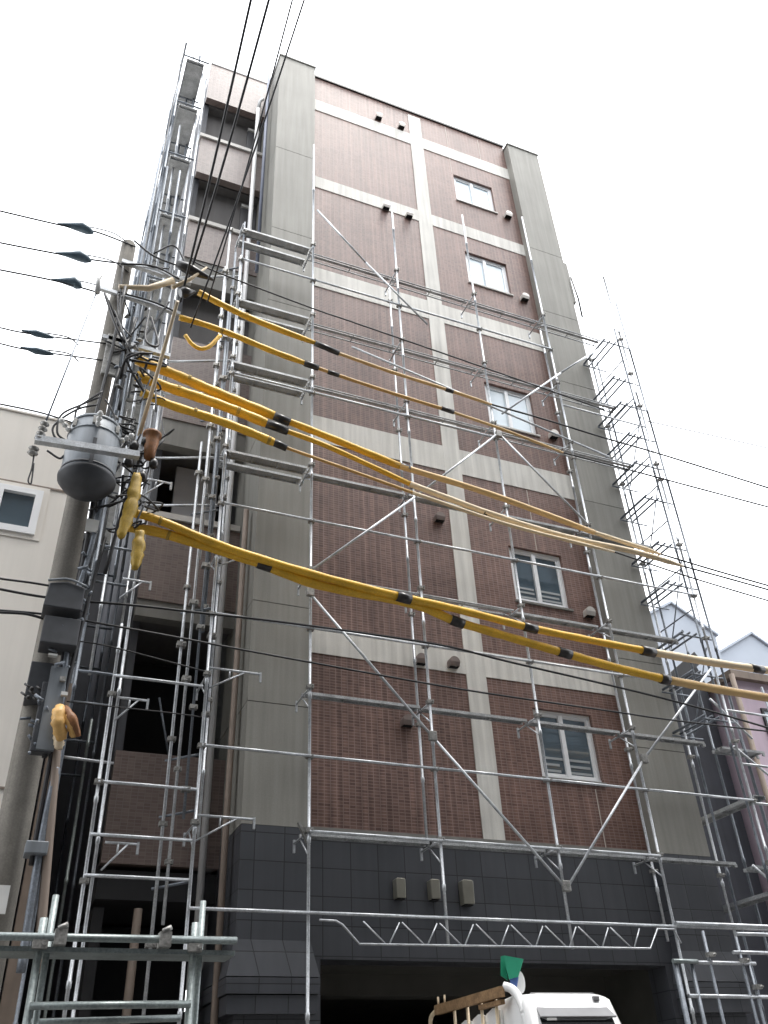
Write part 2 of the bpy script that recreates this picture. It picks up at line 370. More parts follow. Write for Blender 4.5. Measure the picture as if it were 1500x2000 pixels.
# box on the right flank
MB().box(9.24, 9.62, 10.35, 10.75, 16.4, 17.75).build('flank_duct_box', M_PIER, B)
MB().path([(9.6,10.3,17.2),(9.66,10.3,16.5),(9.64,10.3,15.9)], .02).build('flank_cable', M_BLK, B)

# ------------------------------------------------------------------ scaffolding
PR = .0182
def coupler(p, parent, s=1.0, ax='x'):
    c = MB(); k = .042*s
    c.box(p[0]-k, p[0]+k, p[1]-k*.8, p[1]+k*.8, p[2]-k*.55, p[2]+k*.55)
    c.tube((p[0]+k*.5, p[1]-k*1.6, p[2]), (p[0]+k*.5, p[1]+k*.9, p[2]), k*.28, 6)
    return c.build('coupler', M_CLAMP, parent, 0)
def post(par, x, y, z0, z1, ts=(), r=PR, mt=None, cps=()):
    pts, rr = [(x,y,z0)], [r]; z = z0+.4+random.random()*.6
    while z < z1-.2:
        for dz, k in ((-.035,1),(-.03,1.3),(.03,1.3),(.035,1)): pts.append((x,y,z+dz)); rr.append(r*k)
        z += 1.65
    o = MB().path(pts+[(x,y,z1)], rr+[r], 10).build('upright_pole', mt or M_STEEL, par)
    for z in cps: coupler((x,y,z), o)
    return o
def ledger(par, p0, p1, r=PR*.95, mt=None, name='ledger'):
    return MB().tube(p0, p1, r, 8).build(name, mt or M_STEEL, par)
def plank(par, x0, x1, y0, y1, z):
    """hooked steel plank along x: tray with side flanges, end hooks and cross ribs underneath"""
    m_ = MB(); m_.box(x0+.03, x1-.03, y0, y1, z, z+.008)
    m_.box(x0+.03, x1-.03, y0, y0+.010, z-.028, z).box(x0+.03, x1-.03, y1-.010, y1, z-.028, z)
    n = 3
    for k in range(n+1):
        xx = x0+.05+(x1-x0-.13)*k/n; m_.box(xx, xx+.02, y0+.010, y1-.010, z-.024, z)
    for xx in (x0-.015, x1-.025):
        for yy in (y0+.04, y1-.06): m_.box(xx, xx+.045, yy, yy+.02, z-.045, z-.003)
    return m_.build('deck_plank', M_PLANK, par)
def open_plank(par, x0, x1, y0, y1, z):
    m_ = MB(); m_.tube((x0,y0,z), (x1,y0,z), .013, 6); m_.tube((x0,y1,z), (x1,y1,z), .013, 6)
    m_.box(x0+.02, x1-.02, y0+.03, y0+.085, z-.004, z+.006)
    for k in range(3):
        xx = x0+.08+(x1-x0-.16)*k/2; m_.box(xx-.008, xx+.008, y0-.005, y1+.005, z-.008, z+.006)
    for k in range(3):
        yy = y0+(y1-y0)*(k+1)/4; m_.tube((x0+.08,yy,z), (x1-.08,yy,z), .004, 5)
    return m_.build('deck_plank', M_PLANK, par)
def plank_y(par, x0, x1, y0, y1, z):
    m_ = MB(); m_.box(x0, x1, y0, y1, z, z+.008).box(x0, x0+.012, y0, y1, z-.04, z).box(x1-.012, x1, y0, y1, z-.04, z)
    for k in range(3):
        yy = y0+.05+(y1-y0-.13)*k/2; m_.box(x0+.012, x1-.012, yy, yy+.025, z-.035, z)
    return m_.build('deck_plank', M_PLANK, par)
def bracket(par, x, y0, y1, z, dx=0.):
    b = MB(); b.tube((x,y0,z), (x+dx,y1,z), .013, 6); b.tube((x,y0,z-.26), (x+dx*.7,y0+(y1-y0)*.6,z), .009, 6)
    b.box(x+dx-.012, x+dx+.012, y1-.012, y1+.012, z-.10, z+.04)
    return b.build('bracket', M_STEEL, par)
def bracket_x(par, x0, x1, y, z):
    b = MB(); b.tube((x0,y,z), (x1,y,z), .014, 6); b.tube((x0,y,z-.26), (x0+(x1-x0)*.7,y,z), .011, 6)
    b.box(x1-.012, x1+.012, y-.012, y+.012, z-.10, z+.02); b.tube((x0+(x1-x0)*.4,y,z), (x0+(x1-x0)*.4,y,z-.10), .011, 6)
    return b.build('bracket', M_STEEL, par)

S = thing('scaffolding', (5.4, 9.4, G), 'steel pole scaffolding standing across the whole tiled front with decks and crossed braces', 'scaffold')
OY = 9.2
LV = [14.07, 12.3, 10.92, 9.22, 7.5, 5.86, 4.20]
RAIL = [4.98, 6.60, 8.22, 10.55, 13.1]
xs = [1.82, 3.05, 4.62, 6.18, 7.66, 9.45]
tops = [13.2, 17.05, 16.0, 16.4, 17.05, 16.9]
bots = [G, G, 3.07, 3.07, G, G]
for x, zt, zb in zip(xs, tops, bots):
    post(S, x, OY, zb, zt, cps=[z-.03 for z in LV if zb < z < zt] + [z for z in RAIL if zb < z < zt])
for x, zb, zt in ((4.78,4.3,14.5),(8.08,3.3,14.5),(2.0,4.2,13.3),(9.2,G,14.6)):
    post(S, x, 9.88, zb, zt, mt=M_STEEL, cps=[z-.05 for z in LV if zb < z < zt])
# ledgers, guard rails
for z in RAIL + [3.34]:
    for a, b in zip(xs[:-1], xs[1:]):
        if z == 10.55 and a > 4.7: continue
        if z == 13.1 and a > 7: continue
        ledger(S, (a,OY-.03,z), (b,OY-.03,z))
for a, b in ((3.05,4.62),(4.62,6.18),(6.18,7.66)): ledger(S, (a,OY-.03,4.15), (b,OY-.03,4.15))
ledger(S, (7.66,OY-.04,3.37), (11.6,OY-.04,3.37), .028)
ledger(S, (3.7,OY-.03,11.75), (8.4,OY-.03,10.75))
for z in (12.3,):
    ledger(S, (7.66,OY,z-.55), (9.45,OY,z-.55), .016)
# decks
for z in LV:
    for i, (a, b) in enumerate(zip(xs[:-1], xs[1:])):
        if z == 5.86 and i == 0: continue
        if z == 4.20 and i == 0: continue
        if z == 7.5 and i == 0: continue
        b = min(b, 9.12)
        if i == 0: plank(S, a, b, 9.30, 9.46, z); plank(S, a, b, 9.56, 9.70, z-.005)
        elif (z in (12.3, 10.92, 14.07)) or (z == 7.5 and i < 3): open_plank(S, a, b, 9.40, 9.56, z)
        else: plank(S, a, b, 9.42, 9.54, z)
    for i, x in enumerate(xs[:5]): bracket(S, x, OY, 9.72, z-.04)
# cross braces
def brace(p0, p1): ledger(S, p0, p1, .017, M_STEEL, 'brace')
YB = OY-.07
for (a, c), (b, d) in (((3.0,7.08),(4.58,5.36)),((4.58,5.36),(6.17,3.69)),((6.17,3.69),(7.70,5.38)),((7.70,5.38),(9.3,6.9)),
        ((3.06,7.43),(4.60,8.95)),((4.60,8.95),(6.2,10.62)),((6.2,10.62),(7.6,9.15)),((6.33,11.08),(7.72,12.48)),((7.72,12.48),(8.85,13.55)),
        ((3.1,14.95),(4.0,13.9)),((4.0,13.9),(5.1,12.75))):
    brace((a,YB,c), (b,YB,d))
for x, z in ((6.17,3.72),(6.2,10.6),(4.59,5.36),(7.7,5.38),(3.02,7.08)):
    MB().box(x-.05, x+.05, YB-.03, YB+.03, z-.06, z+.06).build('brace_clamp', M_CLAMP, S, .01)
# lattice beam over the entrance
tb = MB(); z1, z0 = 3.27, 3.055
tb.path([(3.15,OY-.06,z1),(3.33,OY-.06,z1-.005),(3.40,OY-.06,z1-.04),(3.58,OY-.06,z0),(7.2,OY-.06,z0+.03),(7.36,OY-.06,z1+.03),(7.6,OY-.06,z1+.03),(7.66,OY-.06,z1-.12)], .012, 6)
n = 8; L0, L1 = 3.63, 7.13
for k in range(n):
    a = L0 + (L1-L0)*k/n; b = L0 + (L1-L0)*(k+1)/n; mid = (a+b)/2+.04
    dz = .03*(a-L0)/(L1-L0)
    tb.tube((a,OY-.06,z1+dz), (mid-.01,OY-.06,z0+dz), .008, 6); tb.tube((mid+.02,OY-.06,z0+dz), (b-.03,OY-.06,z1+dz), .008, 6)
tb.build('lattice_beam', M_STEEL, S)
# bundle of spare poles at the left corner, with clamps
for k, (dx, dy, z0, z1) in enumerate(((-.10,.02,4.2,11.9),(-.20,.06,3.2,12.9),(-.05,.12,6.4,13.4),(-.28,.16,2.4,9.3),(.07,.16,5.0,14.3),(-.14,.28,7.5,14.2))):
    x, y = 1.80+dx, OY+dy
    o = MB().tube((x,y,z0), (x,y,z1), PR*random.uniform(.85,1.1), 8).build('upright_pole', M_STEEL if k % 2 else M_STEELD, S)
    z = z0+random.uniform(.2,.7)
    while z < z1:
        coupler((x,y,z), o, random.uniform(.9,1.25)); z += random.uniform(.7,1.2)
for z in (12.95,11.3,9.75,8.15,6.7,4.9,4.3,3.6):
    ledger(S, (1.84,OY+.02,z), (1.48,OY+.2,z-.05), .014, M_STEELD, 'short_link')
for z in (5.92, 4.25, 7.55): bracket_x(S, 1.84, 2.45, OY+.03, z)
MB().bar((3.05-.1,OY+.05,4.26),(3.05+.02,OY+.05,4.02),.05,.03).build('brace_clamp', M_CLAMP, S)

# left flank scaffold, running back along the wing
SL = thing('scaffolding', (.7, 11.5, G), 'tall narrow scaffolding climbing the left flank beside the utility pole', 'scaffold')
for y, zt in ((9.7,19.2),(10.6,21.5),(11.9,22.3),(13.3,22.2),(15.0,21.8)):
    post(SL, .44, y, G, zt-.5, mt=M_STEELD); post(SL, .93, y, G, zt, mt=M_STEEL if y < 11 else M_STEELD)
post(SL, .81, OY, G, 6.3, cps=(5.45,4.5,3.55)); post(SL, .80, 11.35, G, 6.0, mt=M_STEELG)
post(SL, .68, 10.6, 15, 21.6, mt=M_STEELD); post(SL, .81, 10.55, 12, 21.55, mt=M_STEELD); post(SL, .60, 10.0, 6, 17.5, mt=M_STEEL); post(SL, .70, 9.6, 8, 15.5, mt=M_STEELD)
rq = random.Random(11)
for k in range(14):
    x, y = rq.uniform(.30,.92), rq.uniform(9.5,12.2); z0 = rq.uniform(6.5,11); z1 = z0+rq.uniform(3.5,6.5)
    MB().tube((x,y,z0), (x,y,z1), rq.uniform(.016,.024), 8).build('upright_pole', rq.choice((M_STEELD,M_STEELD,M_STEEL)), SL)
for z in (5.9,7.6,9.3,11.0,12.7,14.4,16.1,17.8,19.5):
    for y in (9.7,10.6,11.9,13.3): ledger(SL, (.44,y,z), (.95,y,z), .018, M_STEELD, 'transom')
    ledger(SL, (.44,9.7,z+.5), (.44,15.0,z+.5), .018, M_STEELD)
    if z > 10: plank_y(SL, .50, .86, 9.75, 11.85, z); plank_y(SL, .50, .86, 11.95, 15.0, z)
for z, x1 in ((5.66,1.78),(4.50,1.80),(3.98,1.80),(3.60,1.80)): ledger(SL, (.80,OY-.02,z), (x1,OY-.02,z))
for px, py in ((240,1130),(230,1362),(205,1645),(285,935)):
    p = P(px, py, OY); bracket_x(SL, p.x, p.x+.32, OY, p.z)
for z in (8.35,9.15,10.35,11.0,12.9): ledger(SL, (.9,9.75,z), (1.85,9.3,z-.08), .017)
ledger(SL, (.3,10.4,5.15), (1.05,10.4,5.12), .018)

# right return scaffold
SR = thing('scaffolding', (9.6, 10, G), 'end bay of steel scaffolding with short decks beyond the right grey pier', 'scaffold')
for x, y, zt in ((9.42,9.27,14.4),(9.45,10.0,14.2),(9.75,9.35,15.4),(10.0,10.2,8.2)): post(SR, x, y, G, zt, r=.018, mt=M_STEELD)
for z in (13.95,12.95,12.3,11.55,10.9,10.15,9.2,8.45,7.55,6.9,6.2):
    for k, x in enumerate((9.07,9.20,9.33)): ledger(SR, (x,9.24,z), (x,9.98,z), .017 if k else .021, M_STEELD, 'putlog')
    ledger(SR, (9.03,9.26,z-.05), (9.62,9.26,z-.05), .014, M_STEELD, 'transom'); ledger(SR, (9.03,9.96,z-.05), (9.6,9.96,z-.05), .013, M_STEELD, 'transom')
    if z > 8: ledger(SR, (9.40,9.28,z-.45), (9.40,10.1,z-.45), .012, M_STEELD)
for z0, z1 in ((6.2,7.4),(7.7,9.0),(9.4,10.7),(11.0,12.2)): ledger(SR, (9.55,10.1,z0), (9.56,9.35,z1), .011, M_STEELD, 'brace')
for z in (4.2, 5.86): plank(SR, 9.45, 10.3, 9.5, 9.72, z); 
for x, y in ((10.35,9.25),(10.15,9.75)): post(SR, x, y, G, 6.8, mt=M_STEELD)
for z in (4.95,5.5,6.3): ledger(SR, (9.45,OY,z), (10.4,OY,z), .019)
for a, b in (((9.5,5.8),(10.3,5.2)),((9.25,4.15),(10.1,3.45)),((9.3,6.5),(9.9,5.95))): ledger(SR, (a[0],9.3,a[1]), (b[0],9.3,b[1]), .016, M_STEEL, 'brace')
plank_y(SR, 9.6, 9.82, 9.3, 10.8, 5.1); plank_y(SR, 9.5, 9.72, 9.4, 11.5, 3.85)

# street-side barrier frames near the camera
def barrier(name, label, x0, x1, y, ext):
    b = thing(name, ((x0+x1)/2, y, G), label, 'barrier', 'pipe barrier frames along the pavement')
    for x in (x0, x1):
        o = MB().tube((x,y,G), (x,y,2.62), .0225, 10).build('upright_pole', M_STEELG, b); coupler((x,y-.03,2.47), o, 1.0)
        MB().tube((x+.05,y+.05,1.2), (x+.05,y+.05,2.76), .02, 8).build('upright_pole', M_STEELG, b)
    ledger(b, (ext[0],y-.045,2.505), (ext[1],y-.045,2.515), .0225, M_STEELG)
    ledger(b, (x0,y-.03,2.155), (x1,y-.03,2.165), .021, M_STEELG)
    MB().box(ext[0], ext[1], y-.02, y+.24, 2.435, 2.462).build('barrier_board', M_STEELG, b)
    ledger(b, (x0,y+.25,2.10), (x1,y+.25,2.12), .02, M_STEELG)
    for t in (.32,.66):
        x = ext[0]+(ext[1]-ext[0])*t+.16; MB().box(x-.035, x+.035, y-.09, y-.0, 2.465, 2.55).tube((x-.02,y-.08,2.55),(x+.03,y-.08,2.575),.016).build('coupler', M_CLAMP, b)
    return b
barrier('pipe_barrier', 'grey pipe and board barrier in the bottom left foreground', .33, 1.24, 6.0, (-.3,1.5))
b2 = thing('pipe_barrier', (9.4, 8.6, G), 'stack of pale pipes and posts at the bottom right beside the truck', 'barrier', 'pipe barrier frames along the pavement')
for (px0,py0),(px1,py1) in (((1345,1945),(1530,1948)),((1432,1860),(1530,1862)),((1360,1880),(1475,1882)),((1438,1824),(1530,1826))): ledger(b2, P(px0,py0,8.6), P(px1,py1,8.6), .021, M_STEEL)
for px, py in ((1372,1818),(1437,1830),(1462,1880)):
    p = P(px, py, 8.6); o = MB().tube((p.x,8.6,G), (p.x,8.6,p.z), .018, 8).build('upright_pole', M_STEELD, b2); coupler((p.x,8.56,p.z-.25), o)
p = P(1318,1878,8.6); MB().tube((p.x,8.6,G), (p.x,8.6,p.z+.02), .03, 10).build('upright_pole', M_STEELD, b2); MB().tube((p.x+.22,8.6,G), (p.x+.22,8.6,p.z), .022, 10).build('upright_pole', M_STEELD, b2); ledger(b2, (p.x-.05,8.57,p.z), (p.x+.28,8.57,p.z), .024, M_STEELG)

# ------------------------------------------------------------------ utility pole
PX, PY = .088, 8.6
U = thing('utility_pole', (PX, PY, G), 'round concrete utility pole on the left loaded with cables and a transformer', 'utility pole')
MB().lathe((PX,PY,0), [(.15,G),(.142,4),(.13,7),(.112,10),(.1,11.95),(.085,11.98),(.0,12.0)], 24).build('shaft', M_CONC, U)
def insul(p, axis, parent, k=4, r=.05, L=.28, mt=None):
    p = Vector(p); a = Vector(axis).normalized(); i = MB()
    for q in range(k):
        c = p + a*(L*q/k); i.path([c, c+a*(L/k*.5), c+a*(L/k)], [r*.35, r, r*.35], 10)
    return i.build('insulator', mt or M_PORC, parent)
def arm(p0, p1, w=.07):
    return MB().bar(p0, p1, w, w).build('crossarm', M_STEEL, U)
a1 = arm(P(192,562,8.45), P(352,614,8.45), .055); a2 = arm(P(68,858,7.72), P(272,890,7.72), .075)
arm((PX-.05,8.45,11.4), (1.0,8.45,11.35), .06); arm((PX-.1,8.45,9.9), (.85,8.45,9.85), .06)
MB().bar((.62,8.55,8.05), (.62,8.2,8.05), .08,.08).build('crossarm', M_STEEL, U)
MB().path([P(347,588,6.45), P(308,725,7.4), P(272,850,8.45)], [.018,.022,.026], 10).build('support_rod', M_TAN, U)
MB().path([P(232,560,8.4), P(290,563,8.38), P(338,548,8.36)], [.03,.042,.05], 10).build('cable_cover', M_TAN, U)
MB().path([P(336,562,8.36), P(372,545,8.3), P(404,522,8.25)], [.03,.025,.012], 8).build('cable_cover', M_TAN, U)
MB().path([P(190,572,8.4), P(192,545,8.42), P(199,537,8.42)], [.035,.03,.015], 10).build('insulator', M_PORC, U)
for (q0, q1) in (((345,515),(420,548)),((352,572),(382,570))):
    p0, p1 = P(*q0, 8.3), P(*q1, 8.3); mid = (p0*.7+p1*.3)
    MB().path([p0, mid, p1], [.06,.085,.015], 10).build('cable_boot', M_TAPE, U)
c = P(297, 850, 8.2); MB().lathe(c, [(.03,-.36),(.062,-.34),(.07,-.22),(.088,-.12),(.088,-.03),(.11,-.015),(.11,.015),(.07,.02)], 16).build('bushing_cover', M_BROWN, U)
insul(P(74,862,7.72), (0.1,0,1), U, 4, .05, .28, M_CLAMP); insul(P(67,872,7.72), (0,0,-1), U, 2, .055, .12, M_CLAMP)
MB().path(smooth([P(66,890,7.72), P(62,915,7.72), P(55,938,7.72), P(60,945,7.72), P(63,930,7.72), P(66,905,7.72)]), .008, 6).build('hanging_wire', M_BLK, U)
MB().path([P(188,572,8.42), P(86,832,7.8)], .010, 6).build('stay_wire', M_STEELD, U)
def crumple(pts, rad, flat, mt, sd):
    q = random.Random(sd); p = smooth([P(*w) for w in pts], 6); n_ = len(p); m_ = MB()
    m_.path(p, [rad*(.45+.75*math.sin(math.pi*min(1,(i+.6)/n_))**.6)*q.uniform(.85,1.12) for i in range(n_)], 9)
    c0 = sum(m_.v, Vector())/len(m_.v)
    m_.v = [v + Vector((q.uniform(-1,1)*rad*.13, (v.y-c0.y)*(flat-1), q.uniform(-1,1)*rad*.15)) for v in m_.v]
    m_.s = [True]*len(m_.s)
    return m_.build('cable_cover', mt, U)
# sleeves, cabinets, brackets fixed to the shaft
crumple([(268,925,8.12),(262,960,8.12),(252,1000,8.12),(235,1050,8.12)], .062, .8, M_MUST, 1)
crumple([(273,1038,8.2),(270,1070,8.2),(263,1112,8.2)], .058, .9, M_MUST, 2)
crumple([(119,1380,8.2),(114,1405,8.15),(120,1446,8.2)], .058, .9, M_ORA, 3)
crumple([(127,1381,8.18),(140,1402,8.12),(154,1438,8.15)], .034, .9, M_BROWN, 4); crumple([(126,1384,8.2),(135,1405,8.14),(144,1440,8.16)], .034, .9, M_ORA, 6)
crumple([(118,1428,8.22),(114,1445,8.22),(117,1464,8.22)], .04, .9, M_TAN, 5)
q_ = P(243,848,8.2)
MB().path([q_+Vector((.11*math.cos(t*.5), .03*math.sin(t*.9), .05*math.sin(t*.5)+.004*t)) for t in range(38)], .012, 6).build('wire_coil', M_BLK, U)
def pbox(q0, q1, y0, d, mt, name, bev=.01):
    a, b = P(*q0, y0), P(*q1, y0); return MB().box(min(a.x,b.x), max(a.x,b.x), y0, y0+d, min(a.z,b.z), max(a.z,b.z)).build(name, mt, U, bev)
cab = MB(); a = P(97,1140,8.15); hw = .17
cab.prism([(a.x-.02,8.12,a.z-.26),(a.x+2*hw,8.12,a.z-.26),(a.x+2*hw,8.12,a.z),(a.x+hw,8.12,a.z+.04),(a.x,8.12,a.z)], (0,.28,0))
cb_ = cab.build('cabinet', M_TANKD, U, .01)
MB().path(smooth([(a.x-.02,8.1,a.z+.01),(a.x+hw,8.1,a.z+.055),(a.x+2*hw+.01,8.1,a.z+.005)]), .012, 6).build('cabinet_lid', M_TANK, cb_)
pbox((88,1200),(150,1262),8.16,.26,M_TANKD,'cabinet'); pbox((170,1012),(190,1040),8.3,.03,M_PORC,'notice_plate',0)
pbox((212,650),(228,735),8.42,.05,M_CLAMP,'cabinet'); pbox((62,1290),(92,1370),8.35,.18,M_TANKD,'cabinet'); pbox((84,1330),(100,1470),8.28,.12,M_TANKD,'cabinet'); pbox((101,1300),(105,1465),8.24,.05,M_TANK,'cover_strip',0); pbox((112,1230),(150,1236),8.2,.05,M_PORC,'cover_strip',0); pbox((95,1275),(112,1281),8.2,.05,M_PORC,'cover_strip',0); pbox((120,1350),(132,1358),8.2,.05,M_PORC,'cover_strip',0); pbox((118,1320),(128,1330),8.2,.05,M_CLAMP,'cover_strip',0)
pbox((52,1640),(92,1668),8.25,.2,M_TANK,'cabinet'); pbox((-8,1728),(10,1785),8.35,.02,M_PORC,'notice_plate',0)
for z in (2.9,3.2,4.35,5.3,5.7,6.3,6.9,8.6,9.3,10.2,11.0): MB().lathe((PX,PY,z), [(.0,-.022),(.155-.0045*z,-.022),(.155-.0045*z,.022),(0,.022)], 20).build('steel_band', M_CLAMP, U)
for pts, r, mt in (([(182,830),(215,700),(245,560)],.02,M_BLK),([(232,720),(200,860),(165,1080),(120,1300),(86,1480)],.022,M_BLK),([(215,900),(180,1060),(140,1200),(118,1390)],.03,M_STEELD),
        ([(205,1050),(150,1260),(105,1450),(60,1690)],.02,M_BLK),([(112,1450),(104,1540),(90,1700),(72,1900)],.04,M_TRIM),([(110,1500),(85,1620),(62,1760),(40,1900)],.036,M_STEELD),
        ([(262,620),(248,700),(232,800)],.018,M_BLK),([(280,880),(250,960),(205,1120)],.02,M_BLK)):
    MB().path(smooth([P(*q, 8.34) for q in pts]), r, 8).build('riser_conduit', mt, U)
rnd = random.Random(3)
for k in range(48):
    t = rnd.random(); cx = 205-150*t + rnd.uniform(-22,22); cy = 1010+470*t + rnd.uniform(-20,20)
    p = P(cx, cy, rnd.uniform(8.2,8.4)); MB().tube(p, p+Vector((rnd.uniform(-.1,.1), rnd.uniform(-.05,.05), rnd.uniform(-.06,.06))), rnd.uniform(.008,.018), 6).build('cable_clamp', M_STEELD, U)
for k in range(18):
    x0, y0 = rnd.uniform(185,300), rnd.uniform(820,1000); p = [P(x0,y0,8.3)]
    for q in range(3): p.append(P(x0+rnd.uniform(-45,45), y0+rnd.uniform(-30,60), rnd.uniform(8.15,8.5)))
    MB().path(smooth(p), rnd.uniform(.008,.016), 6).build('jumper_wire', M_BLK, U)
for k in range(16):
    x0, y0 = rnd.uniform(225,300), rnd.uniform(610,890); p = [P(x0,y0,rnd.uniform(8.25,8.45))]
    for q in range(3): p.append(P(x0+rnd.uniform(-35,45), y0+rnd.uniform(-50,60), rnd.uniform(8.15,8.5)))
    MB().path(smooth(p), rnd.uniform(.008,.017), 6).build('jumper_wire', M_BLK, U)
for k in range(22):
    t = rnd.random(); p = P(262-35*t+rnd.uniform(-16,26), 600+290*t, rnd.uniform(8.25,8.45)); d_ = Vector((rnd.uniform(-.09,.09), rnd.uniform(-.05,.05), rnd.uniform(-.09,.09)))
    MB().path([p, p+d_*.5, p+d_], [.012, rnd.uniform(.014,.03), .01], 7).build('cable_clamp', rnd.choice((M_STEELD,M_TAPE,M_CLAMP)), U)
for px, py in ((262,870),(285,862),(252,902),(300,905),(278,930)):
    p = P(px, py, 8.2); MB().lathe(p, [(.02,-.07),(.05,-.05),(.055,0),(.04,.05),(.015,.07)], 12).build('insulator', M_TAPE, U)
for pts in ([(262,470),(300,500),(350,520)],[(235,515),(300,520),(350,545)],[(230,570),(300,590),(345,610)],[(205,665),(260,690),(290,705)],[(210,705),(250,725),(290,735)],[(300,495),(340,480),(365,520)],[(215,690),(270,670),(330,590)],[(240,520),(235,600),(245,690)]):
    MB().path(smooth([P(*q, 8.4) for q in pts]), .014, 6).build('jumper_wire', M_BLK, U)
for px, py in ((70,1358),(62,1345),(78,1372),(55,1362),(85,1350)):
    p = P(px,py,8.3); MB().tube(p, p+Vector((-.07,.02,.05)), .012, 6).ball(p, .022).build('cable_clamp', M_TAPE, U)

T = thing('pole_transformer', P(166,950,8.12), 'grey drum transformer hung on the utility pole beside the cream house', 'transformer')
c = P(167, 950, 8.1); H = P(179, 835, 8.1).z - c.z; R = .285
MB().lathe(c, [(R*.98,.09),(R,.12),(R,H-.16),(R*.985,H-.15),(R*.97,H-.06),(R*.93,H-.04)], 32).build('tank', M_TANK, T)
MB().lathe(c, [(0,-.11),(R*.5,-.10),(R*.85,-.03),(R*1.06,.05),(R*1.08,.09),(R*1.0,.11)], 32).build('tank_base', M_TANKD, T)
MB().lathe(c, [(R*.99,H-.05),(R*.97,H-.01),(R*.7,H+.04),(.05,H+.07)], 32).build('lid', M_TANK, T)
for zz in (.14, H-.19): MB().lathe(c, [(R*.99,zz-.012),(R*1.025,zz-.012),(R*1.025,zz+.012),(R*.99,zz+.012)], 32).build('tank_band', M_TANKD if zz < .2 else M_TANK, T)
for a_ in (215, 262, 318):
    ar = math.radians(a_); q = c+Vector((R*1.02*math.cos(ar), R*1.02*math.sin(ar), H-.12)); MB().box(q.x-.02, q.x+.02, q.y-.02, q.y+.02, q.z-.05, q.z+.05).build('lid_lug', M_CLAMP, T, .004)
MB().box(c.x-.02, c.x+.02, c.y-R-.015, c.y-R+.02, c.z+.05, c.z+H*.55).build('tank_rib', M_TANKD, T)
for k in range(3):
    a = math.radians(200+70*k); q = c+Vector((R*1.0*math.cos(a), R*1.0*math.sin(a), H-.2))
    i = MB(); 
    for s in range(3): cc = q+Vector((math.cos(a),math.sin(a),.8))*(.045*s); i.path([cc, cc+Vector((math.cos(a),math.sin(a),.8))*.025, cc+Vector((math.cos(a),math.sin(a),.8))*.05], [.015,.035,.015], 8)
    i.build('bushing', M_PORC, T)
for pts in ([(130,862),(112,845),(120,810),(160,790),(195,775)],[(125,870),(105,850),(108,828),(150,800),(190,790)],[(215,845),(225,820),(215,795),(205,780)],[(145,835),(150,800),(175,780),(200,765)],[(92,880),(115,895),(125,890)]):
    MB().path(smooth([P(*q, 8.05) for q in pts]), .012, 6).build('lead_wire', M_BLK, T)

# ------------------------------------------------------------------ cables
JOINTS = {(248,1028): (((326,1044),2),((262,1031),1)), (262,1002): (((310,1016),2),), (266,702): (((366,741),2),((310,719),2)), (266,734): (((345,761),2),((462,803),2)), (276,766): (((378,804),2),((522,859),2)), (388,571): (((478,616),2),), (350,620): (((430,645),2),)}
CG = 'overhead cables fixed to the utility pole'
def cable(name, label, segs, y=8.5, cat='cable', tapes=(), y1=None, loop=None):
    """segs: list of (list of px points, radius, material, part name); the first one is the root"""
    root = None; allp = []
    tot = [q for s in segs for q in s[0]]; xa, xb = tot[0][0], tot[-1][0]
    def Q(q):
        yy = y if y1 is None else y + (y1-y)*(q[0]-xa)/(xb-xa)
        return P(q[0], q[1], yy)
    for i_, (pts, r, mt, nm) in enumerate(segs):
        cv = smooth([Q(q) for q in pts]); rr = [r*(1+.05*math.sin(k_*1.9+i_)) for k_ in range(len(cv))]
        if i_+1 < len(segs) and segs[i_+1][1] < r*.8: rr[-1] = segs[i_+1][1]*1.15; rr[-2] = (rr[-1]+r)/2
        o = MB().path(cv, rr, 10).build(nm if root is not None else name, mt, root)
        if root is None: root = o; tag(o, label, cat, CG)
    for (x_, sx) in JOINTS.get(segs[0][0][0], ()):
        MB().path([Q(x_), Q((x_[0]+6, x_[1]+sx))], segs[0][1]*1.05, 12).build('sleeve_joint', M_BROWN if False else M_MUST, root)
    for (a, b, r) in tapes:
        MB().path([Q(a), Q(b)], r, 10).build('tape_band', M_TAPE, root)
    return root
cable('sleeved_cable', 'lowest yellow sleeved cable crossing the facade, sagging to the right edge', [
    ([(248,1028),(330,1045),(500,1098),(620,1142),(800,1178),(890,1214)], .058, M_YEL, 's'), ([(890,1214),(1000,1246),(1100,1275),(1200,1303),(1300,1327)], .056, M_YEL, 'sleeve'),
    ([(1300,1327),(1400,1346),(1530,1368)], .058, M_ORAP, 'sleeve')], tapes=(((503,1099),(530,1108),.068),((880,1210),(905,1219),.066),((1090,1272),(1115,1279),.064),((1290,1325),(1306,1329),.07)))
cable('sleeved_cable', 'long yellow sleeved cable just above the lowest one, pale towards the pink house', [
    ([(262,1002),(310,1016),(450,1072),(620,1124),(780,1165)], .05, M_YEL, 's'), ([(780,1165),(900,1192),(1035,1226),(1150,1250),(1265,1272)], .05, M_YEL, 'sleeve'),
    ([(1265,1272),(1380,1292),(1530,1314)], .055, M_PALE, 'sleeve')], y=8.42, tapes=(((775,1164),(802,1171),.066),((1022,1223),(1048,1230),.06),((1253,1270),(1278,1275),.066),((1465,1304),(1490,1309),.06)))
cable('sleeved_cable', 'uppermost yellow sleeved cable of the middle three, taped near the grey pier', [
    ([(266,702),(340,731),(400,757),(470,786),(540,814)], .068, M_YEL, 's'), ([(540,814),(640,853),(780,910)], .05, M_YEL, 'sleeve'),
    ([(780,910),(960,966),(1160,1040)], .044, M_ORAP, 'sleeve'), ([(1160,1040),(1225,1061),(1290,1082)], .034, M_PALE, 'sleeve'), ([(1290,1082),(1400,1115),(1530,1152)], .014, M_BLK, 'bare_cable')], tapes=(((535,812),(566,825),.06),((780,909),(800,916),.045)))
